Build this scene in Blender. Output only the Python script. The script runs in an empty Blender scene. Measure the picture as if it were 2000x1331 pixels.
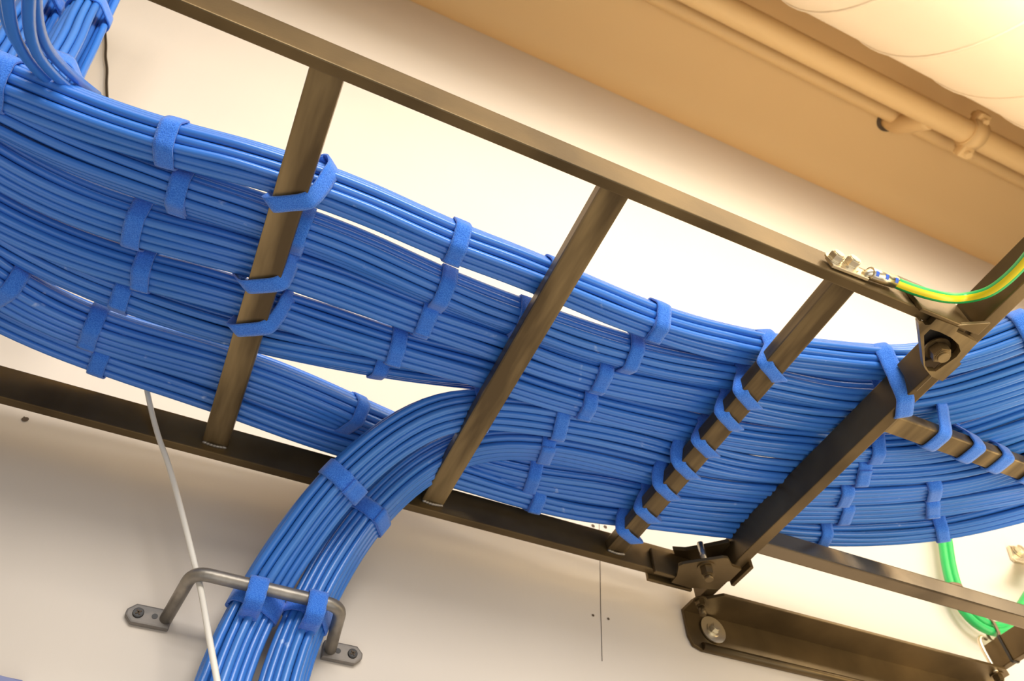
import bpy, bmesh, math, random
from mathutils import Vector, Matrix, noise
random.seed(7)
C = bpy.context.scene.collection
S = 0.55                       # one unit (camera to ladder underside) in metres
CAM_Z = 1.70
# ------------------------------------------------------------------ camera calibration
CX, CY = 1000.0, 665.5
FPX = 1496.49
ROWS = (Vector((0.91122182, 0.30922624, 0.27212852)),
        Vector((-0.411285, 0.71956179, 0.55953148)),
        Vector((-0.02279147, -0.62177967, 0.78286052)))
def ray(px, py):
    v = Vector((px-CX, py-CY, FPX)); return Vector((ROWS[0].dot(v), ROWS[1].dot(v), ROWS[2].dot(v)))
def atz(px, py, z): r = ray(px, py); return r*(z/r.z)
def aty(px, py, y): r = ray(px, py); return r*(y/r.y)
def proj(p):
    q = ROWS[0]*p[0]+ROWS[1]*p[1]+ROWS[2]*p[2]
    return (CX+FPX*q.x/q.z, CY+FPX*q.y/q.z)
def W(p): return Vector((p[0]*S, p[1]*S, p[2]*S+CAM_Z))

# ------------------------------------------------------------------ materials
def mat(name, base, rough=.5, metal=0, spec=.5, bump=None, var=None, sheen=0, scuff=None, coat=0):
    m = bpy.data.materials.new(name); m.use_nodes = True
    nt = m.node_tree; N = nt.nodes; L = nt.links; b = N['Principled BSDF']
    b.inputs['Base Color'].default_value = (*base, 1); b.inputs['Roughness'].default_value = rough
    b.inputs['Metallic'].default_value = metal; b.inputs['Specular IOR Level'].default_value = spec
    b.inputs['Sheen Weight'].default_value = sheen; b.inputs['Coat Weight'].default_value = coat
    tc = N.new('ShaderNodeTexCoord')
    def tex(scale, stretch=(1, 1, 1), detail=4):
        mp = N.new('ShaderNodeMapping'); mp.inputs['Scale'].default_value = stretch
        L.new(tc.outputs['Object'], mp.inputs['Vector'])
        t = N.new('ShaderNodeTexNoise'); t.inputs['Scale'].default_value = scale; t.inputs['Detail'].default_value = detail
        L.new(mp.outputs[0], t.inputs['Vector']); return t
    col = None
    if var:                                           # (scale, stretch, colour2, lo, hi)
        t = tex(var[0], var[1]); r = N.new('ShaderNodeMapRange'); L.new(t.outputs['Fac'], r.inputs['Value'])
        r.inputs['From Min'].default_value = var[3]; r.inputs['From Max'].default_value = var[4]
        mx = N.new('ShaderNodeMix'); mx.data_type = 'RGBA'; L.new(r.outputs[0], mx.inputs['Factor'])
        mx.inputs['A'].default_value = (*base, 1); mx.inputs['B'].default_value = (*var[2], 1)
        col = mx.outputs['Result']
    if scuff:                                         # small pale rub marks
        t = tex(scuff[0], scuff[1], 6); r = N.new('ShaderNodeMapRange'); L.new(t.outputs['Fac'], r.inputs['Value'])
        r.inputs['From Min'].default_value = scuff[3]; r.inputs['From Max'].default_value = scuff[4]
        mx = N.new('ShaderNodeMix'); mx.data_type = 'RGBA'; L.new(r.outputs[0], mx.inputs['Factor'])
        if col: L.new(col, mx.inputs['A'])
        else: mx.inputs['A'].default_value = (*base, 1)
        mx.inputs['B'].default_value = (*scuff[2], 1); col = mx.outputs['Result']
    if col: L.new(col, b.inputs['Base Color'])
    if bump:                                          # list of (scale, stretch, strength, dist)
        prev = None
        for (sc, st, strg, dist) in bump:
            t = tex(sc, st); bp = N.new('ShaderNodeBump'); bp.inputs['Strength'].default_value = strg; bp.inputs['Distance'].default_value = dist
            L.new(t.outputs['Fac'], bp.inputs['Height'])
            if prev: L.new(prev.outputs[0], bp.inputs['Normal'])
            prev = bp
        L.new(prev.outputs[0], b.inputs['Normal'])
    return m
M = dict(
 cable=mat('blue_pvc', (.048, .205, .70), .27, spec=.6, var=(3, (1, 1, 1), (.035, .175, .56), .35, .65), scuff=(55, (1, 1, 1), (.45, .6, .9), .70, .80), bump=[(14, (1, 1, 1), .15, .002)]),
 cable2=mat('blue_pvc_light', (.065, .228, .71), .30, spec=.6, var=(3, (1, 1, 1), (.045, .195, .58), .35, .65), scuff=(60, (1, 1, 1), (.5, .62, .9), .69, .8), bump=[(12, (1, 1, 1), .2, .002)]),
 strap=mat('blue_hook_and_loop', (.028, .150, .66), .95, spec=.1, sheen=.35, var=(1100, (1, 1, 1), (.07, .25, .80), .38, .62), bump=[(900, (1, 1, 1), .9, .0008)]),
 black=mat('black_powder_coat', (.085, .055, .022), .36, metal=.65, spec=.5, var=(9, (1, 1, 1), (.20, .135, .058), .35, .72), bump=[(300, (1, 1, 1), .12, .0006)]),
 rung=mat('worn_black_steel', (.10, .066, .028), .38, metal=.6, spec=.5, var=(34, (1, .13, 1), (.34, .24, .11), .40, .68), bump=[(200, (1, 1, 1), .1, .0006)]),
 reflective=mat('reflective_bright_steel', (.22, .17, .11), .22, metal=.8, var=(6, (1, 1, 1), (.12, .09, .055), .45, .6), bump=[(120, (1, 1, 1), .08, .001)]),  # reflection brightness put into a lighter, smoother steel for the wall-side rung
 raw=mat('worn_bright_weld', (.5, .45, .38), .35, metal=1, bump=[(200, (1, 1, 1), .6, .002)]),
 steel=mat('zinc_plated_steel', (.74, .66, .5), .3, metal=1, bump=[(150, (1, 1, 1), .15, .001)]),
 galv=mat('galvanised_steel', (.26, .235, .20), .45, metal=.8, var=(60, (1, 1, 1), (.36, .32, .27), .4, .65), bump=[(160, (1, 1, 1), .25, .001)]),
 cast=mat('dull_cast_steel', (.17, .155, .14), .55, metal=.4, var=(60, (1, 1, 1), (.24, .21, .18), .4, .65), bump=[(160, (1, 1, 1), .25, .001)]),
 dark=mat('black_screw', (.02, .016, .012), .45, spec=.5),
 wall=mat('cream_wall_paint', (.70, .62, .525), .62, spec=.3, var=(1.6, (1, 1, 1), (.65, .58, .50), .35, .7), bump=[(26, (1, 1, .12), .22, .004), (160, (1, 1, .2), .10, .001), (3.5, (1, 1, 1), .12, .01)]),
 ceil=mat('tan_ceiling_paint', (.78, .56, .29), .7, spec=.25, bump=[(30, (1, 1, 1), .08, .003)]),
 pipe=mat('tan_painted_pipe', (.76, .54, .27), .5, spec=.35, bump=[(20, (1, 1, 1), .06, .002)]),
 duct=mat('painted_spiral_duct', (.80, .665, .48), .5, spec=.4, bump=[(4, (1, 1, 1), .10, .02)]),
 white=mat('white_cord_pvc', (.78, .74, .66), .45, spec=.4),
 wire=mat('dark_wire', (.03, .02, .012), .5),
 green=mat('green_pvc', (.02, .42, .10), .38, spec=.5, bump=[(90, (1, 1, 1), .3, .001)]),
 yellow=mat('yellow_pvc', (.85, .68, .01), .38, spec=.5),
 brown=mat('brown_cable_tie', (.20, .13, .07), .5),
 ink=mat('blue_ink', (.03, .12, .6), .5),
 hole=mat('dark_hole', (.10, .07, .045), .9),
)
# ------------------------------------------------------------------ object helpers
def tag(o, label=None, cat=None, group=None, kind=None):
    if label: o['label'] = label
    if cat: o['category'] = cat
    if group: o['group'] = group
    if kind: o['kind'] = kind
    return o
def empty(name, loc, label, cat, group=None):
    o = bpy.data.objects.new(name, None); o.empty_display_size = .02; C.objects.link(o); o.location = W(loc)
    return tag(o, label, cat, group)
class MB:
    def __init__(s): s.bm = bmesh.new()
    def poly(s, pts, faces, smooth=False):
        v = [s.bm.verts.new(p) for p in pts]
        for f in faces:
            try: s.bm.faces.new([v[i] for i in f]).smooth = smooth
            except ValueError: pass
        return s
    def box(s, a, b, bev=0):                                       # axis aligned
        return s.obox(((a[0]+b[0])/2, (a[1]+b[1])/2, (a[2]+b[2])/2), Vector((1, 0, 0)), Vector((0, 1, 0)), Vector((0, 0, 1)),
                      abs(b[0]-a[0])/2, abs(b[1]-a[1])/2, abs(b[2]-a[2])/2, bev)
    def obox(s, c, X, Y, Z, hx, hy, hz, bev=0):
        c = Vector(c); t = bmesh.new()
        vs = [t.verts.new(c+X*(hx*i)+Y*(hy*j)+Z*(hz*k)) for k in (-1, 1) for j in (-1, 1) for i in (-1, 1)]
        for f in ((0, 2, 3, 1), (4, 5, 7, 6), (0, 1, 5, 4), (2, 6, 7, 3), (0, 4, 6, 2), (1, 3, 7, 5)): t.faces.new([vs[i] for i in f])
        if bev: bmesh.ops.bevel(t, geom=list(t.edges), offset=bev, segments=2, affect='EDGES', profile=.6)
        s.merge(t); return s
    def merge(s, t):
        bmesh.ops.recalc_face_normals(t, faces=t.faces)
        me = bpy.data.meshes.new('t'); t.to_mesh(me); t.free(); s.bm.from_mesh(me); bpy.data.meshes.remove(me)
    def prism(s, pts, ext, bev=0):                                 # polygon (3D pts) extruded by ext
        t = bmesh.new(); n = len(pts); ext = Vector(ext)
        a = [t.verts.new(Vector(p)) for p in pts]; b = [t.verts.new(Vector(p)+ext) for p in pts]
        t.faces.new(a); t.faces.new(b[::-1])
        for i in range(n): t.faces.new((a[i], b[i], b[(i+1) % n], a[(i+1) % n]))
        if bev: bmesh.ops.bevel(t, geom=list(t.edges), offset=bev, segments=2, affect='EDGES', profile=.6)
        s.merge(t); return s
    def cyl(s, p, q, r, n=24, r2=None, bev=0, hexa=False):
        p = Vector(p); q = Vector(q); ax = (q-p).normalized(); u = ax.orthogonal().normalized(); v = ax.cross(u)
        if hexa: n = 6
        r2 = r if r2 is None else r2; t = bmesh.new()
        A = [t.verts.new(p+(u*math.cos(2*math.pi*i/n)+v*math.sin(2*math.pi*i/n))*r) for i in range(n)]
        B = [t.verts.new(q+(u*math.cos(2*math.pi*i/n)+v*math.sin(2*math.pi*i/n))*r2) for i in range(n)]
        t.faces.new(A); t.faces.new(B[::-1])
        for i in range(n):
            f = t.faces.new((A[i], B[i], B[(i+1) % n], A[(i+1) % n])); f.smooth = n > 8
        if bev: bmesh.ops.bevel(t, geom=[e for e in t.edges if len(e.link_faces) == 2 and any(len(f.verts) > 4 for f in e.link_faces)], offset=bev, segments=2, affect='EDGES')
        s.merge(t); return s
    def ring(s, c, ax, r, rin, th):                                # washer
        c = Vector(c); ax = Vector(ax).normalized(); u = ax.orthogonal().normalized(); v = ax.cross(u); n = 32
        P = []
        for rr, k in ((rin, 0), (r, 0), (r, 1), (rin, 1)):
            P += [c+ax*(th*k)+(u*math.cos(2*math.pi*i/n)+v*math.sin(2*math.pi*i/n))*rr for i in range(n)]
        F = [(a*n+i, ((a+1) % 4)*n+i, ((a+1) % 4)*n+(i+1) % n, a*n+(i+1) % n) for a in range(4) for i in range(n)]
        t = bmesh.new(); vv = [t.verts.new(p) for p in P]
        for f in F: t.faces.new([vv[i] for i in f])
        s.merge(t); return s
    def tube(s, pts, r, n=10, cap=True, rf=None):
        pts = [Vector(p) for p in pts]; T, Nn = frames(pts); base = []; k = len(pts)
        for i, p in enumerate(pts):
            B = T[i].cross(Nn[i]); rr = r if rf is None else r*rf(i/(k-1))
            base.append([s.bm.verts.new(p+(Nn[i]*math.cos(2*math.pi*j/n)+B*math.sin(2*math.pi*j/n))*rr) for j in range(n)])
        for i in range(k-1):
            for j in range(n):
                s.bm.faces.new((base[i][j], base[i][(j+1) % n], base[i+1][(j+1) % n], base[i+1][j])).smooth = True
        if cap: s.bm.faces.new(base[0][::-1]); s.bm.faces.new(base[-1])
        return s
    def sphere(s, c, r, sc=(1, 1, 1)):
        t = bmesh.new(); bmesh.ops.create_uvsphere(t, u_segments=16, v_segments=10, radius=r)
        for v in t.verts: v.co = Vector((v.co.x*sc[0], v.co.y*sc[1], v.co.z*sc[2]))+Vector(c)
        for f in t.faces: f.smooth = True
        s.merge(t); return s
    def build(s, name, m, parent=None, label=None):
        me = bpy.data.meshes.new(name)
        if parent is not None: o0 = Vector(parent['_w'] if '_w' in parent else parent.location)
        else:
            cs = [W(v.co) for v in s.bm.verts]
            o0 = Vector([(min(c[i] for c in cs)+max(c[i] for c in cs))/2 for i in range(3)])
        for v in s.bm.verts: v.co = W(v.co)-o0
        s.bm.to_mesh(me); s.bm.free(); me.materials.append(m)
        o = bpy.data.objects.new(name, me); C.objects.link(o)
        if parent is not None:
            o.parent = parent
            if parent.parent is not None or parent.type == 'MESH': pass
        else: o.location = o0
        if label: o['label'] = label
        return o
def sub(o, parent):                       # hang a part (built under the same thing) one level deeper
    o.parent = parent; return o
def frames(pts):
    k = len(pts); T = []
    for i in range(k):
        t = pts[min(i+1, k-1)]-pts[max(i-1, 0)]; T.append(t.normalized() if t.length > 1e-9 else Vector((1, 0, 0)))
    n = Vector((0, 0, 1)).cross(T[0])
    if n.length < .05: n = Vector((0, 1, 0)).cross(T[0])
    n.normalize(); N = [n]
    for i in range(1, k):
        n = N[-1]-T[i]*N[-1].dot(T[i]); n.normalize(); N.append(n)
    return T, N
def catmull(P, step):
    P = [Vector(p) for p in P]; Q = [P[0]*2-P[1]]+P+[P[-1]*2-P[-2]]; out = []
    for i in range(1, len(Q)-2):
        n = max(2, int((Q[i+1]-Q[i]).length/step))
        for j in range(n):
            t = j/n; a, b, c, d = Q[i-1:i+3]
            out.append(.5*((2*b)+(c-a)*t+(2*a-5*b+4*c-d)*t*t+(3*b-3*c+d-a)*t**3))
    out.append(P[-1]); return out
def smooth(P, it):
    for _ in range(it): P = [P[0]]+[(P[i-1]+P[i]*2+P[i+1])/4 for i in range(1, len(P)-1)]+[P[-1]]
    return P
# ------------------------------------------------------------------ cable bundles
D = .0145                                 # cable diameter
def pack(rows, d=D, skip_core=True):
    out = []; H = (len(rows)-1)*d*.866
    for k, n in enumerate(rows):
        z = -H/2+k*d*.866
        for i in range(n):
            if skip_core and k > len(rows)/2 and 0 < i < n-1 and k < len(rows)-1: continue
            if skip_core and k == len(rows)-1 and 0 < i < n-1: continue
            out.append(((i-(n-1)/2)*d, z))
    return out
class Bundle: pass
def lift(px):
    t = max(0, min(1, (px-1330)/270)); q = max(0, min(1, (px-1760)/150)); return .024*t*t*(3-2*t)-.017*q*q*(3-2*q)
def make_bundle(key, label, ctrl=None, centre=None, R=.0355, zc=1.084, ext=(.5, .5), rows=(3, 4, 5, 4, 3), loose=1.0, group='blue data cable bundles', seed=0, down=False, ties=(), ang=0, sp=None):
    """ctrl: (px, py, z of the centre) along the lower outline; centre: world points of the centre line"""
    if centre is None:
        pix = [(c[0], c[1]) for c in ctrl]; centre = []
        for i, c in enumerate(ctrl):
            a = pix[max(i-1, 0)]; b = pix[min(i+1, len(pix)-1)]
            tx, ty = b[0]-a[0], b[1]-a[1]; l = math.hypot(tx, ty); nx, ny = ty/l, -tx/l
            if ny > 0: nx, ny = -nx, -ny
            z = c[2] if len(c) > 2 else zc+lift(c[0])
            sc = ray(*pix[i]).z/z
            centre.append(atz(c[0]+nx*R*sc, c[1]+ny*R*sc, z))
    path = smooth(catmull(centre, .022), 14)
    a = (path[0]-path[2]).normalized(); b = (path[-1]-path[-3]).normalized()
    if down: b = Vector((0, 0, -1))
    pre = [path[0]+a*(ext[0]*(1-i/16)) for i in range(16)] if ext[0] else []
    post = [path[-1]+b*(ext[1]*(i+1)/16) for i in range(16)] if ext[1] else []
    path = smooth(pre+path+post, 6)
    T, N = frames(path); B = [T[i].cross(N[i]) for i in range(len(path))]
    bd = Bundle(); bd.key = key; bd.path = path; bd.T = T; bd.N = N; bd.B = B; bd.pix = [proj(p) for p in path]
    root = empty('cable_bundle', path[len(path)//2]-Vector((0, 0, R)), label, 'cable bundle', group); bd.root = root
    tie_i = [nearest(bd, t) for t in ties]
    bd.cab = []; pk = pack(rows)
    for ci, (u, v) in enumerate(pk):
        pts = []; off = seed*13.1+ci*3.7
        for i, p in enumerate(path):
            near = min([abs(i-t) for t in tie_i] or [99]); g = min(1, near/7.0)
            k = loose*(.985+.045*g)
            w = .0052*g
            th = ang+.35*math.sin(seed*2.3)*(len(rows) and rows[0] == 3)+.25*noise.noise(Vector((seed*5.3, i*.022, 1.7)))+.16*g*noise.noise(Vector((seed*3.1, i*.05, 9.7)))
            uu = u*math.cos(th)-v*math.sin(th); vv = u*math.sin(th)+v*math.cos(th)
            if sp:
                uu *= sp(i/len(path))
            du = noise.noise(Vector((off, i*.045, 0)))*w; dv = noise.noise(Vector((off, i*.045, 50)))*w*.7
            pts.append(p+N[i]*(uu*k+du)+B[i]*(vv*k+dv))
        bd.cab.append(pts)
        MB().tube(pts, D*.49, n=10).build('cable', M['cable'] if (ci*7+seed) % 3 else M['cable2'], root)
    BD[key] = bd; return bd
BD = {}
def nearest(bd, p): return min(range(len(bd.pix)), key=lambda i: (bd.pix[i][0]-p[0])**2+(bd.pix[i][1]-p[1])**2)
def hull(pts):
    pts = sorted(set((round(a, 6), round(b, 6)) for a, b in pts))
    def half(ps):
        h = []
        for p in ps:
            while len(h) > 1 and (h[-1][0]-h[-2][0])*(p[1]-h[-2][1])-(h[-1][1]-h[-2][1])*(p[0]-h[-2][0]) <= 0: h.pop()
            h.append(p)
        return h
    return half(pts)[:-1]+half(pts[::-1])[:-1]
def resample(h, n):
    L = [math.dist(h[i], h[(i+1) % len(h)]) for i in range(len(h))]; tot = sum(L); out = []; i = 0; acc = 0
    for k in range(n):
        s = tot*k/n
        while acc+L[i] < s: acc += L[i]; i += 1
        f = (s-acc)/L[i]; a = h[i]; b = h[(i+1) % len(h)]
        out.append((a[0]+(b[0]-a[0])*f, a[1]+(b[1]-a[1])*f))
    return out
def band(o, U, V, Wd, outline, w, th=.0028, start=0, turns=1.22, skew=0, wob=0, twist=0):
    """a strap: 2D outline in (U,V) about o, swept into a ribbon of width w along Wd"""
    n = 72; h = resample(outline, n); cx = sum(p[0] for p in h)/n; cy = sum(p[1] for p in h)/n
    for _ in range(3): h = [((h[i-1][0]+2*h[i][0]+h[(i+1) % n][0])/4, (h[i-1][1]+2*h[i][1]+h[(i+1) % n][1])/4) for i in range(n)]
    mb = MB(); tot = int(n*turns); ringsv = []; zlo = min(p[1] for p in h)+.004; zhi = zlo+.045
    for k in range(tot+1):
        i = (start+k) % n; p = h[i]; q = h[(i+1) % n]; r = h[i-1]
        tx, ty = q[0]-r[0], q[1]-r[1]; l = math.hypot(tx, ty) or 1; nx, ny = ty/l, -tx/l
        off = th*(1.0+1.05*max(0, k/n-.02))+(.0016 if k > tot-3 else 0)
        sk = skew*math.sin(2*math.pi*k/n)+wob*noise.noise(Vector((k*.06, o[0]*9, 3)))
        if twist: sk += twist*p[0]*max(0, min(1, (zhi-p[1])/(zhi-zlo)))
        e = w/2*(1+.04*noise.noise(Vector((k*.3, o[1]*7, 1))))
        c = o+U*p[0]+V*p[1]
        nn = U*nx+V*ny
        vs = []
        for (a, b) in ((-1, 0), (-1, 1), (-.5, 1.12), (.5, 1.12), (1, 1), (1, 0)):
            vs.append(mb.bm.verts.new(c+nn*(off+th*b-th)+Wd*(sk+a*e)))
        ringsv.append(vs)
    for k in range(tot):
        for j in range(6):
            mb.bm.faces.new((ringsv[k][j], ringsv[k][(j+1) % 6], ringsv[k+1][(j+1) % 6], ringsv[k+1][j])).smooth = j in (1, 2, 3, 5)
    mb.bm.faces.new(ringsv[0][::-1]); mb.bm.faces.new(ringsv[-1])
    bmesh.ops.recalc_face_normals(mb.bm, faces=mb.bm.faces)
    return mb
SW = .0275                                  # strap width
def tie(key, p, where, w=SW, name='cable_strap', group='straps around single bundles', lean=0.0, scale=1.0):
    bd = BD[key]; i = nearest(bd, p); o = bd.path[i]; N = bd.N[i]; B = bd.B[i]
    T = bd.T[i]
    pts = []
    for c in bd.cab:
        d = c[i]-o; a, b = d.dot(N), d.dot(B)
        for k in range(10): pts.append((a+D*.52*math.cos(k*.628), b+D*.52*math.sin(k*.628)))
    mb = band(o, N, B, T, hull(pts), w, start=random.choice((8, 20, 30, 44)), skew=lean, wob=.002)
    ob = mb.build(name, M['strap']); return tag(ob, where, 'cable strap', group)
def lash(key, axis, val, hw, z0, z1, theta, where, w=SW, group='straps lashing bundles to a rung', far=None, k=0, sh=0):
    """strap round a bundle and the bar it crosses; axis 0: bar at X=val, axis 1: bar at Y=val"""
    bd = BD[key]; cand = range(len(bd.path))
    if far is None: i = min(cand, key=lambda k: abs(bd.path[k][axis]-val))
    else: i = nearest(bd, far)
    o = bd.path[i].copy(); u = Vector((math.cos(theta), math.sin(theta), 0)); v = Vector((-u.y, u.x, 0)); up = Vector((0, 0, 1))
    o += bd.T[i]*sh; zo = o.z; pts = []
    d = bd.T[i]; sn = abs(d.x*u.y-d.y*u.x)
    for c in bd.cab:                        # where each cable cuts the strap's plane
        best = min(range(max(0, i-8), min(len(c), i+9)), key=lambda j: abs((c[j]-o).dot(v)))
        q = c[best]-o
        for m_ in range(10): pts.append((q.dot(u)+D*.5*math.cos(m_*.628)/max(sn, .5), q.z+D*.5*math.sin(m_*.628)))
    cb = val-o[axis]; q_ = u[axis]+k*v[axis]; ext = hw/abs(q_); c0 = cb/q_
    if axis == 1: pts = [(min(max(a_, c0-.075), c0+.032), b_) for a_, b_ in pts]
    for sx in (-1, 1):
        for zz in (z0-.0015, z1): pts.append((c0+sx*(ext+.002), zz-zo))
    mb = band(o, u, up, v, hull(pts), w, start=52, turns=1.04, wob=.003, twist=k)
    ob = mb.build('cable_strap', M['strap']); return tag(ob, where, 'cable strap', group)

# ------------------------------------------------------------------ the ladder rack
Z0, RH = 1.0, .069                          # rail underside, rail height
RZ0, RZ1 = 1.018, 1.045                     # rungs
RUNG = [(-.057, .0235), (.379, .0235), (.806, .0225)]
UY0, UY1 = .390, .4075                      # upper rail
LY0, LY1 = 1.1775, 1.1975                   # lower rail
S3a, S3b = 1.052, 1.079                     # crossing stringer
WY = 1.283                                  # wall
lad = empty('cable_ladder', (.4, .8, Z0), 'black steel cable ladder with three visible rungs carrying the bundles, left of the crossing stringer', 'cable ladder')
MB().box((-1.6, UY0, Z0), (1.04, UY1, Z0+RH), .0022).build('side_rail', M['black'], lad, 'near side rail, its tall face brown with reflected light')
MB().box((-1.6, LY0, Z0), (1.00, LY1, Z0+RH), .0022).build('side_rail', M['black'], lad, 'side rail next to the wall, mostly in shade')
for x, hw in [(-.493, .0235)]+RUNG:
    if x < -.4: continue
    r = MB().box((x-hw, UY1-.001, RZ0), (x+hw, LY0+.001, RZ1), .0035).build('rung', M['rung'], lad)
    mb = MB()
    for k in range(7):
        f = k/6; mb.sphere((x-hw+.006+f*(2*hw-.012), LY0-.002, RZ0-.0015-.002*math.sin(f*3.1)), .0042, (1.3, .8, .7))
    sub(mb.build('weld_bead', M['galv'], lad), r)
lad2 = empty('cable_ladder', (1.5, .6, Z0), 'black steel cable ladder branching off at right angles, lashed to the curving bundles', 'cable ladder')
MB().box((S3a, .0, Z0), (S3b, 1.245, Z0+RH), .0022).build('side_rail', M['black'], lad2, 'thick black stringer crossing the picture diagonally')
MB().box((1.962, .3, Z0), (1.984, 1.225, Z0+RH), .0022).build('side_rail', M['black'], lad2)
MB().box((S3b-.001, .6085, RZ0), (1.963, .651, RZ1), .0035).build('rung', M['rung'], lad2)
MB().box((S3b-.001, 1.006, Z0+.002), (1.963, 1.045, Z0+.045), .0035).build('rung', M['reflective'], lad2, 'last rung beside the wall, with a bright reflecting face')

# ------------------------------------------------------------------ bundles
zc = 1.083
G1 = 'blue data cable bundles lying on the ladder'
make_bundle('A', 'topmost bundle of blue cables on the ladder, nearest the upper rail', seed=1, group=G1,
 ties=[(325, 270), (575, 340), (885, 470), (1085, 540), (1280, 625), (1525, 690), (1745, 690)],
 ctrl=[(-90, 172), (0, 208), (60, 232), (125, 264), (210, 297), (300, 320), (400, 342), (517, 371), (612, 401), (740, 455), (868, 513), (960, 545), (1055, 577), (1110, 605), (1262, 665), (1370, 697), (1460, 716), (1562, 730), (1640, 738), (1720, 746), (1819, 750), (1888, 731), (1950, 708), (2010, 682)])
make_bundle('B', 'second bundle of blue cables from the top on the ladder', seed=2, group=G1,
 ties=[(343, 370), (595, 440), (865, 560), (1030, 612), (1228, 690), (1478, 750)],
 ctrl=[(-90, 225), (0, 275), (80, 318), (180, 360), (285, 389), (335, 412), (505, 465), (582, 486), (700, 533), (845, 600), (1000, 657), (1065, 677), (1215, 728), (1340, 752), (1455, 768), (1512, 783), (1672, 811), (1780, 808), (1839, 798), (1895, 781), (2010, 740)])
make_bundle('C', 'third bundle of blue cables from the top on the ladder', seed=3, group=G1, R=.042, zc=1.088, rows=(4, 5, 6, 5, 4),
 ties=[(288, 445), (510, 520), (820, 620), (1168, 742), (1440, 800), (1822, 820)],
 ctrl=[(-90, 325), (0, 386), (68, 420), (135, 447), (264, 490), (380, 515), (544, 562), (650, 598), (810, 658), (900, 685), (975, 706), (1025, 734), (1160, 770), (1290, 795), (1418, 818), (1520, 838), (1635, 852), (1740, 852), (1842, 836), (1887, 829), (2010, 785)])
make_bundle('D', 'fourth bundle of blue cables from the top on the ladder', seed=4, group=G1,
 ties=[(272, 530), (490, 590), (778, 680), (1138, 788), (1400, 840), (1707, 882), (1880, 860)],
 ctrl=[(-90, 415), (0, 472), (50, 497), (135, 528), (228, 555), (262, 568), (360, 588), (455, 612), (517, 636), (640, 672), (760, 715), (860, 737), (950, 757), (997, 780), (1130, 816), (1250, 845), (1375, 870), (1427, 882), (1585, 900), (1697, 903), (1800, 902), (1842, 895), (1915, 874), (2010, 842)])
make_bundle('E', 'fifth bundle of blue cables at the left, slipping behind the fourth bundle', seed=5, group=G1, zc=1.088, R=.033,
 rows=(3, 4, 5, 4, 3), ties=[(240, 585), (733, 715)],
 ctrl=[(-80, 450), (-20, 492), (50, 530), (113, 563), (199, 598), (257, 617), (350, 647), (445, 677), (505, 688), (600, 710), (712, 732, 1.10), (817, 749, 1.13), (960, 760, 1.15), (1130, 780, 1.155), (1375, 835, 1.155), (1585, 865, 1.155), (1800, 866, 1.155), (1915, 838, 1.155), (2010, 800, 1.155)])
make_bundle('F', 'next-to-lowest bundle of blue cables on the ladder, running its whole length', seed=6, group=G1, R=.0425, zc=1.088, rows=(4, 5, 6, 5, 4),
 ties=[(200, 648), (688, 805), (1040, 930), (1283, 970), (1636, 1005), (1825, 995), (20, 505)],
 ctrl=[(-80, 560, 1.05), (0, 618, 1.065), (68, 650), (198, 699), (275, 717), (425, 755), (545, 796), (668, 846, 1.10), (760, 885, 1.135), (840, 914, 1.135), (900, 935, 1.115), (1033, 966, 1.092), (1150, 982), (1312, 1010), (1450, 1022), (1620, 1024), (1740, 1020), (1836, 1011), (1909, 1000), (2010, 978)])
make_bundle('G', 'lowest bundle of blue cables on the ladder, beside the wall', seed=8, group=G1, R=.034,
 ties=[(190, 715), (1037, 985), (1247, 1010), (1598, 1043), (1828, 1037)],
 ctrl=[(-80, 610), (0, 660), (125, 706), (197, 737), (287, 764), (410, 799), (462, 820), (560, 858), (650, 891), (800, 930), (900, 957), (1035, 999), (1150, 1020), (1290, 1036), (1425, 1050), (1590, 1067), (1700, 1067), (1830, 1058), (1910, 1043), (2010, 1015)])
def at_bottom(lst, R=.036):
    out = []
    for i, c in enumerate(lst):
        a = lst[max(i-1, 0)]; b = lst[min(i+1, len(lst)-1)]; tx, ty = b[0]-a[0], b[1]-a[1]; l = math.hypot(tx, ty); nx, ny = ty/l, -tx/l
        if ny > 0: nx, ny = -nx, -ny
        zz = zc+lift(c[0]); sc = ray(c[0], c[1]).z/zz; out.append(atz(c[0]+nx*R*sc, c[1]+ny*R*sc, zz))
    return out
xr = at_bottom([(2010, 888), (1917, 926), (1822, 937), (1655, 943), (1535, 942), (1387, 925), (1337, 907), (1200, 873), (1093, 851), (1010, 842)])
make_bundle('X', 'thick blue bundle bending off the ladder and dropping to the wall bracket, the left one', seed=9, loose=1.04, rows=(4, 5, 6, 5, 4), down=True, ext=(.5, 1.2),
 group='blue bundles dropping down the wall', ties=[(668, 932), (485, 1190), (1098, 828), (1672, 920), (930, 800)], ang=.25,
 centre=xr+[Vector(p) for p in (atz(930, 790, 1.082), atz(860, 795, 1.06), atz(790, 832, 1.025), atz(722, 884, .98), atz(668, 938, .93), atz(612, 1000, .88), atz(560, 1074, .83), aty(520, 1140, 1.218), aty(484, 1207, 1.224), aty(431, 1326, 1.224))])
xr = at_bottom([(2040, 910), (1970, 943), (1835, 973), (1640, 985), (1505, 980), (1350, 963), (1290, 947), (1180, 920), (1065, 896), (985, 884)])
make_bundle('Y', 'thick blue bundle dropping to the wall bracket, the right one partly behind its neighbour', seed=10, loose=1.0, rows=(4, 5, 5, 5, 4), down=True, ext=(.5, 1.2),
 group='blue bundles dropping down the wall', ties=[(715, 1003), (600, 1205), (1070, 870), (1645, 963), (1822, 956)], ang=-.2,
 centre=xr+[Vector(p) for p in (atz(920, 860, 1.088), atz(870, 874, 1.086), atz(800, 922, 1.035), atz(718, 1003, .945), atz(657, 1090, .862), aty(622, 1150, 1.20), aty(590, 1225, 1.222), aty(548, 1335, 1.224))])
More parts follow.
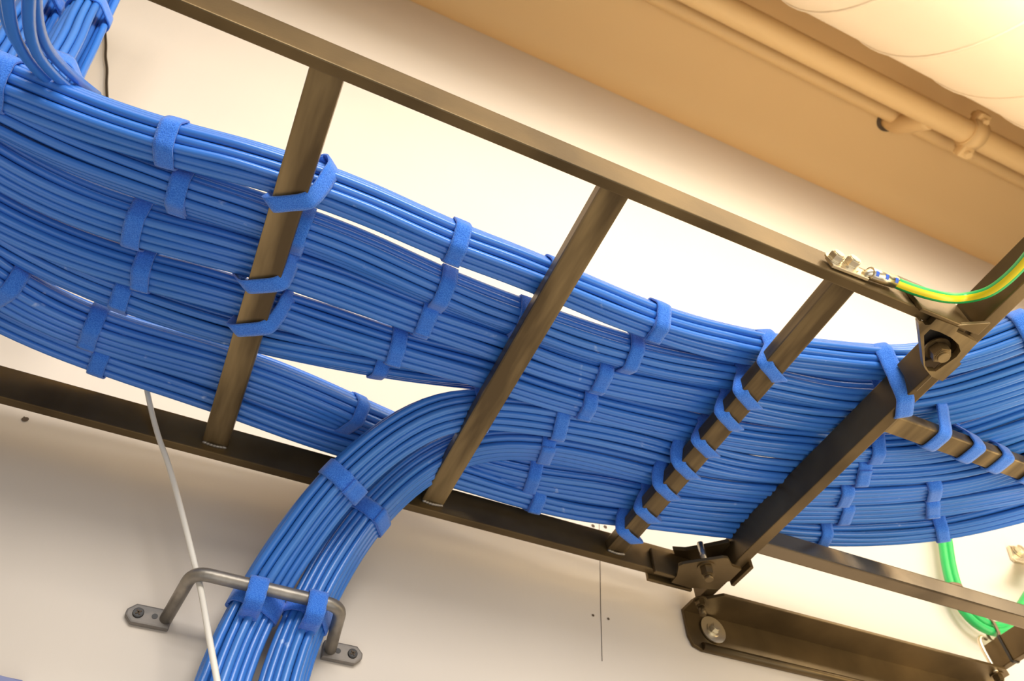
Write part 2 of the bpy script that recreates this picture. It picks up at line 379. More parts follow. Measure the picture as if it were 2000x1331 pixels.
# bundles rising past the ladder at the top left
G2 = 'blue bundles rising behind the ladder at the top left'
make_bundle('P', 'blue bundle rising behind the ladder in the top left corner, the right one', seed=11, ext=(.0, .6), group=G2, rows=(4, 5, 6, 5, 4), loose=1.04,
 ties=[(185, 35), (100, 150)], centre=[atz(70, 235, 1.24), atz(98, 180, 1.37), atz(126, 120, 1.53), atz(158, 60, 1.70), atz(188, 0, 1.86), atz(222, -70, 2.02)])
make_bundle('R', 'blue bundle rising in the top left corner, half hidden behind the pale loose cables', seed=12, ext=(.0, .6), group=G2, rows=(4, 5, 6, 5, 4), loose=1.04,
 ties=[(85, 10), (20, 120)], centre=[atz(-28, 190, 1.30), atz(5, 130, 1.48), atz(45, 66, 1.68), atz(85, 0, 1.86), atz(122, -70, 2.02)])
make_bundle('Q', 'pale lit loose blue cables peeling down off the topmost bundle at the upper left edge', seed=13, ext=(.0, .25), group='loose blue cables at the upper left', rows=(2, 3), loose=1.15,
 ties=[(30, 110)], centre=[atz(165, 195, 1.15), atz(118, 162, 1.12), atz(82, 138, 1.08), atz(54, 106, 1.03), atz(36, 62, .98), atz(30, 5, .93), atz(36, -60, .88)])
# ------------------------------------------------------------------ straps
NAME = dict(A='topmost bundle', B='second bundle from the top', C='third bundle from the top', D='fourth bundle from the top', E='bundle slipping behind the fourth one',
            F='next-to-lowest bundle', G='lowest bundle', X='left dropping bundle', Y='right dropping bundle')
def nm(k, right):
    if right and k == 'X': return 'fifth bundle from the top'
    if right and k == 'Y': return 'sixth bundle from the top'
    return NAME[k]
cols = [('left of the first rung', 0, dict(A=(325, 272), B=(343, 365), C=(288, 443), D=(272, 530), E=(240, 583), F=(199, 645), G=(192, 710))),
        ('midway between the first two rungs', 0, dict(A=(885, 470), B=(866, 558), C=(820, 618), D=(776, 680), E=(735, 714), F=(688, 804))),
        ('just left of the second rung', 0, dict(A=(1078, 540), B=(1022, 615))),
        ('between the second and third rungs', 1, dict(A=(1280, 625), B=(1225, 690), C=(1168, 742), D=(1138, 786), X=(1098, 828), Y=(1069, 870), F=(1042, 928), G=(1038, 984))),
        ('just right of the crossing stringer', 1, dict(D=(1707, 880), X=(1673, 920), Y=(1645, 963), F=(1634, 1004), G=(1598, 1043))),
        ('under the far right rung', 1, dict(Y=(1822, 955), F=(1806, 990), G=(1830, 1037)))]
for where, right, dd in cols:
    for k, p in dd.items(): tie(k, p, 'blue strap round the %s, %s' % (nm(k, right), where), lean=.002)
tie('B', (597, 440), 'blue hook-and-loop strap on the second bundle from the top, tucked behind the first rung')
tie('B', (1728, 770), 'pale blue strap on the second bundle, mostly hidden behind the crossing stringer')
tie('A', (1992, 620), 'blue hook-and-loop strap round the topmost bundle at the right edge of the picture')
tie('F', (22, 515), 'ribbed pale blue strap round the next-to-lowest bundle at the left edge of the picture')
tie('X', (668, 934), 'wide blue strap round the left dropping bundle just below the ladder', w=.033)
tie('X', (926, 800), 'blue strap round the left dropping bundle, tucked against the second rung')
tie('Y', (716, 1003), 'wide blue strap round the right dropping bundle just below the ladder', w=.031)
tie('P', (183, 32), 'upper blue strap on the rising right bundle, top left corner', w=.044)
tie('P', (98, 150), 'lower blue strap on the rising right bundle, just above the topmost bundle', w=.044)
tie('R', (88, 5), 'blue strap on the rising left bundle at the very top left', w=.044)
tie('A', (18, 140), 'pale blue strap round the topmost bundle at the upper left edge', w=.034)
for k in 'AB'[:1]+'CD':
    lash(k, 0, RUNG[0][0], RUNG[0][1], RZ0, RZ1, math.radians(-48), 'blue strap lashing the %s to the first rung' % nm(k, 0), k=.35)
for k in 'ABCDXYFG':
    lash(k, 0, RUNG[2][0], RUNG[2][1], RZ0, RZ1, math.radians(62), 'blue strap lashing the %s to the third rung' % nm(k, 1), k=-.75, sh=.006)
lash('A', 0, (S3a+S3b)/2, (S3b-S3a)/2, Z0, Z0+RH, math.radians(54), 'long blue strap lashing the topmost bundle to the crossing stringer', far=(1722, 692), w=.031)
for k, p in dict(C=(1790, 820), D=(1812, 852), X=(1862, 890), Y=(1920, 922)).items():
    lash(k, 1, .63, .0213, RZ0, RZ1, math.radians(93), 'blue strap lashing the %s to the rung of the side ladder' % nm(k, 1), w=.031, far=p)
# ------------------------------------------------------------------ corner clamps
def hexbolt(root, p, ax, r, h, stem=0, sr=None, m='black', washer=True, name='bolt'):
    p = Vector(p); ax = Vector(ax).normalized()
    mb = MB(); mb.cyl(p+ax*.003, p+ax*(.003+h), r, hexa=True, bev=r*.08)
    mb.cyl(p+ax*(.003+h), p+ax*(.003+h+.002), r*.72, 20)
    if stem: mb.cyl(p+ax*(.003+h), p+ax*(.003+h+stem), (sr or r*.55), 20)
    bo = mb.build(name, M[m], root)
    if washer: MB().ring(p, ax, r*1.35, r*.4, .003).build('washer', M[m], root).parent = bo
    return bo
def crop(ox, oy, s, pts): return [(ox+x/s, oy+y/s) for x, y in pts]
def outline(pix, z): return [atz(x, y, z) for x, y in pix]
cl = empty('corner_clamp', (1.0, 1.12, Z0), 'black steel corner clamp bolted where the wall-side rail meets the crossing stringer', 'clamp', 'clamps joining the ladders')
pl = outline(crop(1280, 1040, 5.54, [(250, 372), (300, 350), (735, 283), (790, 290), (830, 375), (935, 405), (800, 540), (765, 532), (680, 622), (370, 607), (172, 548), (240, 470)]), .985)
MB().prism(pl, (0, 0, .008), .0012).build('clamp_plate', M['black'], cl)
bk = outline(crop(1280, 1040, 5.54, [(190, 190), (330, 205), (540, 165), (800, 110), (860, 220), (850, 380), (250, 370)]), 1.045)
MB().prism(bk, (0, 0, .01), .0012).build('clamp_plate', M['black'], cl, 'upper clamp plate seen edge on above the lower one')
MB().box((.895, LY0-.010, .987), (1.0, LY0-.0005, 1.05), .002).build('clamp_jaw', M['black'], cl)
MB().box((.895, LY1+.0005, .987), (1.01, LY1+.009, 1.03), .002).build('clamp_jaw', M['black'], cl)
MB().box((S3b+.0005, 1.075, .987), (S3b+.010, 1.15, 1.03), .002).build('clamp_jaw', M['black'], cl)
c = atz(1280+548/5.54, 1040+375/5.54, .985)
hexbolt(cl, c, (0, 0, -1), .0145, .020, .010, .009)
MB().cyl(c+Vector((0, 0, .008)), c+Vector((0, 0, .062)), .007, 16).build('bolt_shank', M['raw'], cl)
cu = empty('corner_clamp', (1.04, .44, Z0), 'black triangular corner clamp with a hex bolt where the near rail meets the crossing stringer', 'clamp', 'clamps joining the ladders')
oc = crop(1760, 580, 7.396, [(250, 385), (262, 352), (305, 352), (345, 405), (395, 408), (430, 400), (505, 322), (835, 445), (798, 505), (1105, 658), (845, 945), (872, 972), (600, 1222), (440, 1155), (345, 1040), (325, 990)])
ic = crop(1760, 580, 7.396, [(330, 560), (420, 470), (560, 510), (720, 590), (830, 690), (860, 790), (800, 870), (500, 1080), (400, 1075), (345, 990)])
def plate_with_hole(out, inn, z, h):
    t = bmesh.new()
    def loop(P, zz): return [t.verts.new(atz(x, y, zz)) for x, y in P]
    o1 = loop(out, z); i1 = loop(inn, z); edges = []
    for Lp in (o1, i1):
        for k in range(len(Lp)): edges.append(t.edges.new((Lp[k], Lp[(k+1) % len(Lp)])))
    bmesh.ops.triangle_fill(t, edges=edges, use_beauty=True)
    g = bmesh.ops.extrude_face_region(t, geom=list(t.faces))
    for v in [v for v in g['geom'] if isinstance(v, bmesh.types.BMVert)]: v.co.z += h
    mb = MB(); mb.merge(t); return mb
plate_with_hole(oc, ic, .985, .012).build('clamp_plate', M['rung'], cu)
inner = outline(ic, 1.018)
MB().prism(inner, (0, 0, .006)).build('recessed_plate', M['dark'], cu)
c = atz(1760+510/7.396, 580+735/7.396, 1.01)
hexbolt(cu, c, (0, 0, -1), .0165, .020, .006, .010, 'raw' if 0 else 'rung')
MB().box((.925, UY0-.008, .987), (1.045, UY0-.0005, 1.083), .002).build('clamp_jaw', M['black'], cu, 'jaw flat against the tall face of the rail')
MB().prism([Vector((1.0, UY0-.002, .986)), Vector((1.0515, UY0-.002, .986)), Vector((1.0515, UY0-.03, .986))], (0, 0, .007), .001).build('clamp_plate', M['black'], cu, 'small triangular gusset in the corner')
MB().box((S3a-.010, .45, .990), (S3a-.0005, .53, 1.06), .002).build('clamp_jaw', M['black'], cu)
# ------------------------------------------------------------------ wall angle bracket with bolts
wa = empty('wall_angle', (1.4, WY, .95), 'long black steel angle bolted flat to the wall under the ladders', 'wall angle bracket')
T = .008; ax0, ax1 = 1.033, 1.985
ft = [Vector((ax0+.055, 1.188, .986)), Vector((ax1-.03, 1.188, .986)), Vector((ax1, 1.205, .986)), Vector((ax1, WY-.001, .986)), Vector((ax0, WY-.001, .986)), Vector((ax0, 1.235, .986))]
MB().prism(ft, (0, 0, T), .0015).build('flange', M['black'], wa, 'level flange carrying the stringers')
zb = .895
fw = [Vector((ax0, WY-.010, .990)), Vector((ax1, WY-.010, .990)), Vector((ax1, WY-.010, zb+.02)), Vector((ax1-.02, WY-.010, zb)), Vector((ax0+.03, WY-.010, zb)), Vector((ax0+.008, WY-.010, zb+.008)), Vector((ax0, WY-.010, zb+.03))]
MB().prism(fw, (0, .009, 0), .0018).cyl((ax0+.03, WY-.012, zb+.008), (ax1-.025, WY-.012, zb+.008), .009, 14).build('flange', M['black'], wa, 'upright flange flat against the wall')
hexbolt(wa, atz(1280+478/5.54, 1040+735/5.54, .985), (0, 0, -1), .0125, .013, .022, .0075)
hexbolt(wa, atz(1780+1300/7.78, 1160+1240/7.78, .985), (0, 0, -1), .0125, .013, .018, .0075)
c = aty(1280+620/5.54, 1040+1062/5.54, WY-.012)
MB().ring(c, (0, -1, 0), .0325, .006, .0035).build('washer', M['steel'], wa, 'large round bright washer')
hexbolt(wa, c+Vector((0, -.003, 0)), (0, -1, 0), .0125, .010, .0, None, 'steel')
c = aty(1945, 1345, WY-.012)
MB().ring(c, (0, -1, 0), .0325, .006, .0035).build('washer', M['steel'], wa)
# J bolt clip and zip tie at the far stringer
jb = []
for k in range(9):
    a = math.pi*k/8; jb.append(Vector((1.955-.017-.017*math.cos(a)*-1, 1.205, 1.062+.017*math.sin(a))))
hk = MB().tube(catmull([Vector((1.927, 1.20, .98)), Vector((1.925, 1.20, 1.045)), Vector((1.930, 1.20, 1.068)), Vector((1.944, 1.20, 1.080)), Vector((1.962, 1.20, 1.080))], .004), .006, 12)
tag(hk.build('hook_bolt', M['steel']), 'bright hooked bolt gripping the far stringer to the wall angle', 'bolt')
mb = band(Vector((1.973, 1.165, Z0+RH/2)), Vector((1, 0, 0)), Vector((0, 0, 1)), Vector((0, 1, 0)), [(-.0125, -RH/2-.001), (.0125, -RH/2-.001), (.0125, RH/2+.001), (-.0125, RH/2+.001)], .006, th=.0015, turns=1.02)
tag(mb.build('zip_tie', M['dark']), 'thin black zip tie round the far stringer at the lower right', 'zip tie')
# ------------------------------------------------------------------ wall bracket (D ring)
dr = empty('cable_bracket', aty(480, 1230, WY), 'galvanised steel loop bracket screwed to the wall, holding the two dropping bundles', 'cable bracket')
pL = aty(322, 1213, WY-.006); pR = aty(640, 1272, WY-.006)
bz = .735; by = 1.152
bl = atz(372, 1135, bz); br = atz(655, 1196, bz)
bL = Vector((bl.x, by, bz)); bR = Vector((br.x+.004, by, bz-.004))
def rnd(P, r=.018, n=6):
    out = [P[0]]
    for i in range(1, len(P)-1):
        a = (P[i-1]-P[i]).normalized(); b = (P[i+1]-P[i]).normalized(); p0 = P[i]+a*r; p1 = P[i]+b*r
        for k in range(n+1):
            t = k/n; out.append(p0*(1-t)**2+P[i]*2*t*(1-t)+p1*t*t)
    return out+[P[-1]]
P = [pL+Vector((0, .002, 0)), bL+Vector((-.0, 0, 0)), bR, Vector((pR.x+.004, WY-.004, pR.z))]
MB().tube(rnd(P, .026, 8), .0108, 16).build('loop_bar', M['galv'], dr)
for (c, sx) in ((pL, -1), (pR, 1)):
    xs = [0.010, -.062] if sx < 0 else [-.010, .062]
    a = Vector((c.x+xs[0], WY-.0125, c.z)); b = Vector((c.x+xs[1], WY-.0125, c.z))
    hw = .0165; Zv = Vector((0, 0, 1)); Xv = Vector((sx, 0, 0)); L = (b-a).length
    o2 = [a-Zv*hw, a+Xv*(L-.012)-Zv*hw, a+Xv*L-Zv*(hw-.012), a+Xv*L+Zv*(hw-.012), a+Xv*(L-.012)+Zv*hw, a+Zv*hw]
    if sx < 0: o2 = o2[::-1]
    pt = MB().prism(o2, (0, .0115, 0), .003).build('mounting_foot', M['cast'], dr)
    s1 = a+Xv*(L-.019); s2 = a+Xv*(L-.045)
    sc = MB().cyl(s1+Vector((0, .002, 0)), s1+Vector((0, -.0025, 0)), .0088, 24, bev=.0008).cyl(s1+Vector((0, -.002, 0)), s1+Vector((0, -.003, 0)), .0070, 24).build('screw', M['dark'], dr)
    MB().obox(s1+Vector((0, -.0034, 0)), Vector((.8, 0, .6)), Vector((0, 1, 0)), Vector((-.6, 0, .8)), .0050, .0006, .0011).obox(s1+Vector((0, -.0034, 0)), Vector((-.6, 0, .8)), Vector((0, 1, 0)), Vector((.8, 0, .6)), .0050, .0006, .0011).build('screw_slot', M['hole'], dr).parent = sc
    MB().cyl(s2+Vector((0, .002, 0)), s2+Vector((0, -.0006, 0)), .0048, 20).build('screw_hole', M['dark'], dr)
# bracket ties: a strap round the bundle with a short loop over the bar
for key, p, side in (('X', (492, 1186), 'left'), ('Y', (607, 1208), 'right')):
    s = tie(key, p, 'broad blue strap fixing the %s dropping bundle to the wall bracket' % side, w=.036, group='straps at the wall bracket')
    i = nearest(BD[key], p); o = BD[key].path[i]
    bx = atz(497 if key == 'X' else 613, 1160 if key == 'X' else 1182, bz).x
    f = (bx-bL.x)/(bR.x-bL.x); cpt = bL.lerp(bR, f)
    rr = .0125
    lp = [(rr*math.cos(a*.4), rr*math.sin(a*.4)) for a in range(16)]+[(.042, -.016), (.042, -.030), (.004, -.034), (-.012, -.028)]
    bd2 = band(cpt, Vector((0, 1, 0)), Vector((0, 0, 1)), Vector((1, 0, 0)), hull(lp), .031, turns=1.05, start=30)
    b2 = bd2.build('bar_loop', M['strap']); b2.parent = s; b2.location = b2.location-s.location
    b2['label'] = 'short strap loop over the bracket bar'
# ------------------------------------------------------------------ cords and wires
def cord(pts, r, m, name, label, cat, n=10, sm=4, step=.02):
    P = smooth(catmull(pts, step), sm)
    return tag(MB().tube(P, r, n).build(name, M[m]), label, cat)
cord([atz(276, 715, 1.12), aty(287, 762, 1.150), aty(296, 805, 1.163), aty(312, 862, 1.166), aty(325, 895, 1.168), aty(343, 955, 1.172), aty(365, 1040, 1.174), aty(384, 1118, 1.172), aty(395, 1165, 1.168), aty(403, 1215, 1.162), aty(414, 1275, 1.155), aty(426, 1340, 1.150), aty(440, 1420, 1.15)],
     .0048, 'white', 'cord', 'thin white cord hanging from the ladder past the wall bracket', 'cord', n=8, sm=1)
cord([aty(205, 60, WY-.012), aty(207, 90, WY-.012), aty(206, 110, WY-.012), aty(209, 135, WY-.012), aty(208, 165, WY-.012), aty(210, 200, WY-.012), aty(216, 260, WY-.012)],
     .0045, 'wire', 'wire', 'thin dark wire against the wall at the top left, between bundle and rail', 'wire', n=6, sm=1)
gr = empty('ground_cable', aty(1850, 1100, 1.23), 'pair of green cables hanging in a loop by the wall at the lower right', 'cable')
gy = 1.235
for k, dx in enumerate((-.0125, .0125)):
    pts = []
    for (x, y) in ((1838, 985), (1842, 1030), (1848, 1070), (1853, 1105), (1864, 1148), (1878, 1180), (1896, 1204), (1918, 1222), (1945, 1232), (1968, 1226), (1990, 1200), (2012, 1165), (2040, 1120)):
        pts.append((x, y))
    Q = []
    for i, (x, y) in enumerate(pts):
        a = pts[max(i-1, 0)]; b = pts[min(i+1, len(pts)-1)]; tx, ty = b[0]-a[0], b[1]-a[1]; l = math.hypot(tx, ty)
        sg = 1 if k else -1
        Q.append(aty(x-ty/l*6.0*-sg, y+tx/l*6.0*-sg, gy))
    MB().tube(smooth(catmull(Q, .02), 3), .0125, 12).build('cable', M['green'], gr)
for (x, y) in ((1862, 1148), (1937, 1231)):
    c = aty(x, y, gy); d = (aty(x+12, y+(20 if x < 1900 else 4), gy)-c).normalized()
    u = Vector((0, 1, 0)); v = d.cross(u).normalized()
    mb = band(c, v, u, d, hull([(a*.0125+.014*math.cos(t*.5), .014*math.sin(t*.5)) for a in (-1, 1) for t in range(13)]), .010, th=.003, turns=1.05)
    mb.build('cable_tie', M['brown'], gr)
# green and yellow earth cable with lug on the near rail
ec = empty('earth_cable', atz(1760, 560, 1.03), 'green and yellow striped earth cable curving from its lug on the near rail', 'cable')
zr = 1.045; yr = UY0-.012
cp = [aty(1738, 547, yr), aty(1752, 554, yr), aty(1790, 568, yr-.006), aty(1835, 580, yr-.015), aty(1880, 583, yr-.02), aty(1925, 574, yr-.03), aty(1962, 550, yr-.045), aty(2000, 512, yr-.06), aty(2050, 445, yr-.08)]
def atx(px, py, x): r = ray(px, py); return r*(x/r.x)
cp = [p if p.x < 1.032 else atx(*proj(p), 1.032-.10*max(0, p.x-1.05)) for p in cp]
cp = smooth(catmull(cp, .008), 4); er = .0092
Tt, Nn = frames(cp); cdir = [(-p).normalized() for p in cp]
def sector(a0, a1, rr, m, lab=None):
    mb = MB(); rings = []; n = 10
    for i, p in enumerate(cp):
        d = cdir[i]; n1 = (d-Tt[i]*d.dot(Tt[i])).normalized(); n2 = Tt[i].cross(n1); row = []
        for k in range(n+1):
            a = a0+(a1-a0)*k/n+i*.0015; row.append(mb.bm.verts.new(p+(n1*math.cos(a)+n2*math.sin(a))*rr))
        rings.append(row)
    for i in range(len(cp)-1):
        for k in range(n): mb.bm.faces.new((rings[i][k], rings[i][k+1], rings[i+1][k+1], rings[i+1][k])).smooth = True
    return mb.build('stripe' if m == 'yellow' else 'jacket', M[m], ec, lab)
jk = MB().tube(cp, er, 20).build('jacket', M['green'], ec)
sector(-.55, .62, er*1.012, 'yellow', 'yellow stripe along the green jacket').parent = jk
sector(2.6, 3.7, er*1.012, 'yellow').parent = jk
lu = empty('cable_lug', aty(1665, 525, UY0), 'bright two-hole compression lug bolted with two hex heads to the near rail', 'cable lug')
a = aty(1620, 510, UY0-.006); b = aty(1690, 537, UY0-.006); e0 = aty(1698, 534, yr); e1 = aty(1747, 551, yr)
Xd = (b-a).normalized(); Yd = Vector((0, 1, 0)); Zd = Xd.cross(Yd).normalized()
MB().obox((a+b)/2+Vector((0, .001, 0)), Xd, Yd, Zd, (b-a).length/2, .0028, .0135, .001).build('lug_tongue', M['steel'], lu)
MB().tube([b-Xd*.004, b.lerp(e0, .5), e0, e0.lerp(e1, .1)], .0085, 16, rf=lambda t: .8+.25*t).build('lug_neck', M['steel'], lu)
barrel = MB().tube([e0, e0.lerp(e1, .5), e1], .0108, 24).build('lug_barrel', M['steel'], lu)
dd = (e1-e0).normalized()
for t in (.12, .5, .88):
    c = e0.lerp(e1, t); n1 = (-c).normalized(); n1 = (n1-dd*n1.dot(dd)).normalized(); n2 = dd.cross(n1)
    mb = MB(); row = []
    for k in range(9):
        an = -.75+k*.1; row.append([mb.bm.verts.new(c+dd*s_*.0035+(n1*math.cos(an)+n2*math.sin(an))*.0110) for s_ in (-1, 1)])
    for k in range(8): mb.bm.faces.new((row[k][0], row[k][1], row[k+1][1], row[k+1][0]))
    mb.build('ink_mark', M['ink'], lu, 'blue die mark on the barrel').parent = barrel
for (x, y) in ((1628, 509), (1659, 519)):
    c = aty(x, y, UY0-.007)
    hexbolt(lu, c, (0, -1, 0), .0125, .011, 0, None, 'steel')
# small bolted bracket on the wall at the right edge
wb = empty('wall_clip', aty(1990, 1085, WY), 'small tan metal clip bolted to the wall at the right edge', 'clip')
c = aty(1990, 1085, WY-.008); s = 1.0
MB().prism([aty(1970, 1066, WY-.012), aty(1985, 1068, WY-.012), aty(2000, 1080, WY-.012), aty(2012, 1102, WY-.012), aty(1985, 1096, WY-.012), aty(1978, 1090, WY-.012)], (0, .010, 0), .002).build('clip_plate', M['steel'], wb)
MB().prism([aty(1985, 1097, WY-.012), aty(2014, 1104, WY-.012), aty(2014, 1104, WY-.10), aty(1985, 1097, WY-.10)], (0, 0, .008), .001).build('clip_flange', M['steel'], wb)
hexbolt(wb, aty(1987, 1078, WY-.013), (0, -1, 0), .016, .016, 0, None, 'steel')
bb = MB().prism([aty(x, y, WY-.02) for x, y in ((-60, 1310), (2, 1320), (44, 1328), (48, 1333), (30, 1390), (-80, 1370))], (0, .019, 0), .003)
tag(bb.build('wall_box', mat('dull_blue_plastic', (.17, .19, .36), .5)), 'rounded corner of a dull blue box on the wall, bottom left corner', 'box')
# ------------------------------------------------------------------ pipes and duct under the ceiling
CZ = 4.78
def yz(px, py): r = ray(px, py); return Vector((r.y, r.z)).normalized()
def pipe_fit(pa, pb, z):                    # round pipe along X seen between two outline points
    a = yz(*pa); b = yz(*pb); m_ = (a+b).normalized(); L = z/m_.y; return m_.x*L, L*math.sin(a.angle(b)/2)
def tangent(pa, z, R):                      # round body whose lower outline passes pa
    t = yz(*pa); n_ = Vector((-t.y, t.x)); L = (z-n_.y*R)/t.y; return t.x*L+n_.x*R
py_, pr_ = pipe_fit((1400, 36), (1400, 72), 4.68)
mb = MB().cyl((-3, py_, 4.68), (9, py_, 4.68), pr_, 32)
tag(mb.build('conduit', M['pipe']), 'thin tan painted conduit running close under the ceiling', 'conduit')
by_, br_ = pipe_fit((1445, 0), (1400, 40), 4.42)
a2 = Vector((-3, by_, 4.42)); b2 = Vector((9, by_, 4.42))
mp = empty('ceiling_pipe', (3, a2.y, 4.42), 'thick tan painted pipe below the ceiling beside the thin conduit', 'pipe')
MB().cyl(a2, b2, br_, 40).build('pipe_run', M['pipe'], mp)
c = atz(1900, 262, 4.42); cx_ = c.x
MB().cyl((cx_-.055, a2.y, 4.42), (cx_+.055, a2.y, 4.42), br_*1.3, 32, bev=.012).build('coupling', M['pipe'], mp, 'grooved pipe coupling with lugs')
cpl = [o for o in mp.children if o.name.startswith('coupling')][0]
for sy, sz in ((br_*1.35, -.04), (-br_*1.35, .04)):
    mb = MB().box((cx_-.045, a2.y+sy-.04, 4.42+sz-.035), (cx_+.045, a2.y+sy+.04, 4.42+sz+.035), .02)
    mb.cyl((cx_, a2.y+sy, 4.42+sz-.07), (cx_, a2.y+sy, 4.42+sz+.08), .02, 12)
    mb.build('coupling_lug', M['pipe'], mp).parent = cpl
hc = atz(1738, 232, CZ)
mb = MB().tube(smooth(catmull([(hc.x, a2.y+.02, 4.42), (hc.x, hc.y-.09, 4.53), (hc.x, hc.y-.01, 4.65), (hc.x, hc.y, CZ-.01)], .04), 3), .062, 28)
mb.build('branch_stub', M['pipe'], mp, 'short branch pipe entering the ceiling')
tag(MB().ring((hc.x, hc.y, CZ-.002), (0, 0, -1), .085, .02, .008).build('pipe_sleeve_gap', M['hole']), 'dark ragged gap around the short branch pipe where it enters the ceiling', 'hole')
R_ = .8; DZ = 3.75
ec_ = Vector((3, tangent((1772, 129), DZ, R_), DZ))
du = empty('air_duct', ec_, 'large round spiral-seamed air duct at the top right under the ceiling', 'air duct')
mb = MB(); n = 96; y = ec_.y
xs = [-3+i*.5 for i in range(27)]
mb.cyl((-3, y, DZ), (10, y, DZ), R_, n)
mb.build('duct_shell', M['duct'], du)
mb = MB()
for k in range(22):
    x0 = -2.6+k*.47; pts = []
    for j in range(41):
        an = -math.pi*j/40*1.1+.1
        pts.append(Vector((x0+.47*j/40, y+math.cos(an)*(R_+.002), DZ+math.sin(an)*(R_+.002))))
    mb.tube(pts, .0075, 6)
mb.build('spiral_seam', M['duct'], du)
# ------------------------------------------------------------------ room
mb = MB(); mb.poly([(-7, WY, -4), (12, WY, -4), (12, WY, CZ), (-7, WY, CZ), (-7, WY+.15, -4), (12, WY+.15, -4), (12, WY+.15, CZ), (-7, WY+.15, CZ)],
   [(0, 1, 2, 3), (5, 4, 7, 6), (3, 2, 6, 7), (0, 4, 5, 1), (0, 3, 7, 4), (1, 5, 6, 2)])
tag(mb.build('wall_back', M['wall']), 'cream painted wall with brush marks behind the ladder', kind='structure')
mb = MB(); prof = []; cr = .16
for k in range(13):
    a_ = math.pi/2*k/12; prof.append((WY-.001-cr+cr*math.cos(a_), CZ-cr+cr*math.sin(a_)))
prof.append((-3.2, CZ))
ring0 = [[mb.bm.verts.new((x, yy, zz)) for yy, zz in prof] for x in (-7, 12)]
for k in range(len(prof)-1):
    mb.bm.faces.new((ring0[0][k], ring0[1][k], ring0[1][k+1], ring0[0][k+1])).smooth = True
tp = [[mb.bm.verts.new((x, yy, CZ+.2)) for yy in (WY+.15, -3.2)] for x in (-7, 12)]
mb.bm.faces.new((tp[0][0], tp[0][1], tp[1][1], tp[1][0]))
tag(mb.build('ceiling', M['ceil']), 'tan painted ceiling with a coved edge', kind='structure')
# paint crack, plugged holes on the wall
def wallmark(px, py, r, i=0):
    c = aty(px, py, WY); t = bmesh.new(); n = 14
    vs = [t.verts.new(c+Vector((math.cos(2*math.pi*k/n), 0, math.sin(2*math.pi*k/n)))*r*(1+.35*noise.noise(Vector((k*.9, px, 0))))+Vector((0, -.0012, 0))) for k in range(n)]
    cc = t.verts.new(c+Vector((0, -.0006, 0)))
    for k in range(n): t.faces.new((vs[k], vs[(k+1) % n], cc))
    m_ = MB(); m_.merge(t); return m_
for (x, y, r, lb) in ((49, 820, .006, 'small dark screw hole in the wall at the left, below the wall-side rail'),
                      (1158, 1028, .0045, 'small filled hole in the wall beneath the lowest bundle, left of the pair'),
                      (1182, 1030, .0045, 'small filled hole in the wall beneath the lowest bundle, right of the pair'),
                      (1158, 1203, .003, 'tiny nail hole in the bare wall, left of the pair'), (1188, 1210, .003, 'tiny nail hole in the bare wall, right of the pair')):
    tag(wallmark(x, y, r).build('wall_hole', M['hole']), lb, 'hole', 'small holes in the wall')
cord([aty(1170, 1015, WY-.0005), aty(1172, 1100, WY-.0005), aty(1173, 1183, WY-.0005), aty(1175, 1240, WY-.0005), aty(1176, 1292, WY-.0005)], .0007, 'hole', 'wall_crack', 'hairline vertical crack in the cream wall below the wall-side rail', 'crack', n=5, sm=0)
# ------------------------------------------------------------------ camera
cam = bpy.data.cameras.new('camera'); co = bpy.data.objects.new('camera', cam); C.objects.link(co)
right = Vector((ROWS[0].x, ROWS[1].x, ROWS[2].x)); dn = Vector((ROWS[0].y, ROWS[1].y, ROWS[2].y)); fw_ = Vector((ROWS[0].z, ROWS[1].z, ROWS[2].z))
co.matrix_world = Matrix.Translation((0, 0, CAM_Z)) @ Matrix((( right.x, -dn.x, -fw_.x), (right.y, -dn.y, -fw_.y), (right.z, -dn.z, -fw_.z))).to_4x4()
cam.sensor_width = 36; cam.lens = FPX/2000*36; cam.clip_start = .01
cam.dof.use_dof = True; cam.dof.focus_distance = .64; cam.dof.aperture_fstop = 13
bpy.context.scene.camera = co
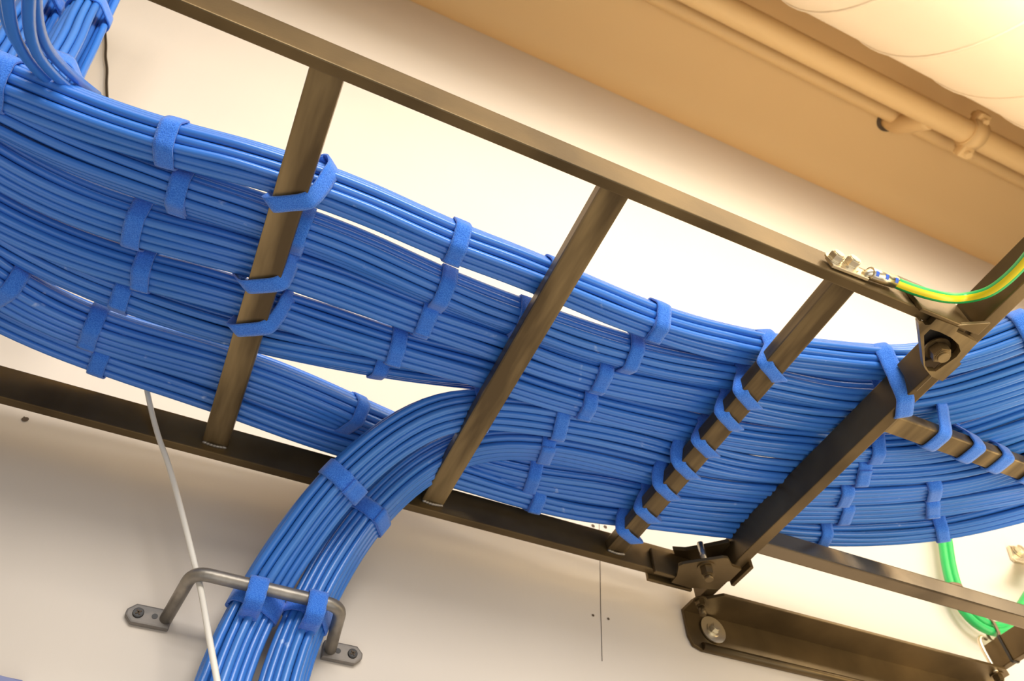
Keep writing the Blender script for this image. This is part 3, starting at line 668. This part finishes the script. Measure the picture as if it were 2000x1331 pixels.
# ------------------------------------------------------------------ light
w = bpy.data.worlds.new('room_bounce'); bpy.context.scene.world = w; w.use_nodes = True
nt = w.node_tree; bg = nt.nodes['Background']
tc = nt.nodes.new('ShaderNodeTexCoord'); sx = nt.nodes.new('ShaderNodeSeparateXYZ'); mr = nt.nodes.new('ShaderNodeMapRange'); mx = nt.nodes.new('ShaderNodeMix'); mx.data_type = 'RGBA'
nt.links.new(tc.outputs['Generated'], sx.inputs[0]); nt.links.new(sx.outputs['Z'], mr.inputs['Value'])
mr.inputs['From Min'].default_value = -.5; mr.inputs['From Max'].default_value = .6
mx.inputs['A'].default_value = (.32, .28, .24, 1); mx.inputs['B'].default_value = (1.0, .80, .50, 1)
nt.links.new(mr.outputs[0], mx.inputs['Factor']); nt.links.new(mx.outputs['Result'], bg.inputs['Color']); bg.inputs['Strength'].default_value = .72
def area(name, loc, tgt, size, power, col, sy=None):
    l = bpy.data.lights.new(name, 'AREA'); l.energy = power; l.color = col; l.size = size
    if sy: l.shape = 'RECTANGLE'; l.size_y = sy
    o = bpy.data.objects.new(name, l); C.objects.link(o); o.location = W(loc)
    o.rotation_euler = (W(tgt)-W(loc)).to_track_quat('-Z', 'Y').to_euler(); return o
area('wall_fill_light', (2.3, -.75, 2.3), (2.1, 1.28, 4.3), 1.6, 21, (1, .91, .76), .35)  # added fill without a fixture, aimed up to brighten the upper wall
area('wall_fill_light', (3.7, -.9, 2.6), (3.3, 1.28, 4.4), 1.3, 12, (1, .91, .76), .35)  # added fill for the wall strip below the ceiling at right
area('wall_fill_light', (1.0, -.9, 2.6), (1.3, 1.28, 4.1), 1.3, 6, (1, .89, .72), .35)  # weaker added fill for the upper wall further left
area('wall_fill_light', (-1.8, -1.4, 3.4), (-.5, 1.2, 1.8), 1.2, 5, (1, .70, .36), .25)  # added warm light that turns the top left wall tan
area('cable_fill_light', (.2, -2.4, 1.9), (.5, .7, 1.0), 1.2, 44, (1, .97, .93), .6)  # soft light added on the camera side to lift the cable highlights
area('floor_bounce', (.6, -.7, -1.2), (.6, .8, 1.0), 1.4, 8, (.93, .96, 1), 1.4)
area('floor_bounce', (2.5, .2, .6), (2.0, .9, 4.7), 1.6, 14, (1, .82, .55), .8)
sc_ = bpy.context.scene
sc_.view_settings.view_transform = 'Standard'; sc_.view_settings.look = 'None'; sc_.view_settings.gamma = 1; sc_.view_settings.exposure = -0.05
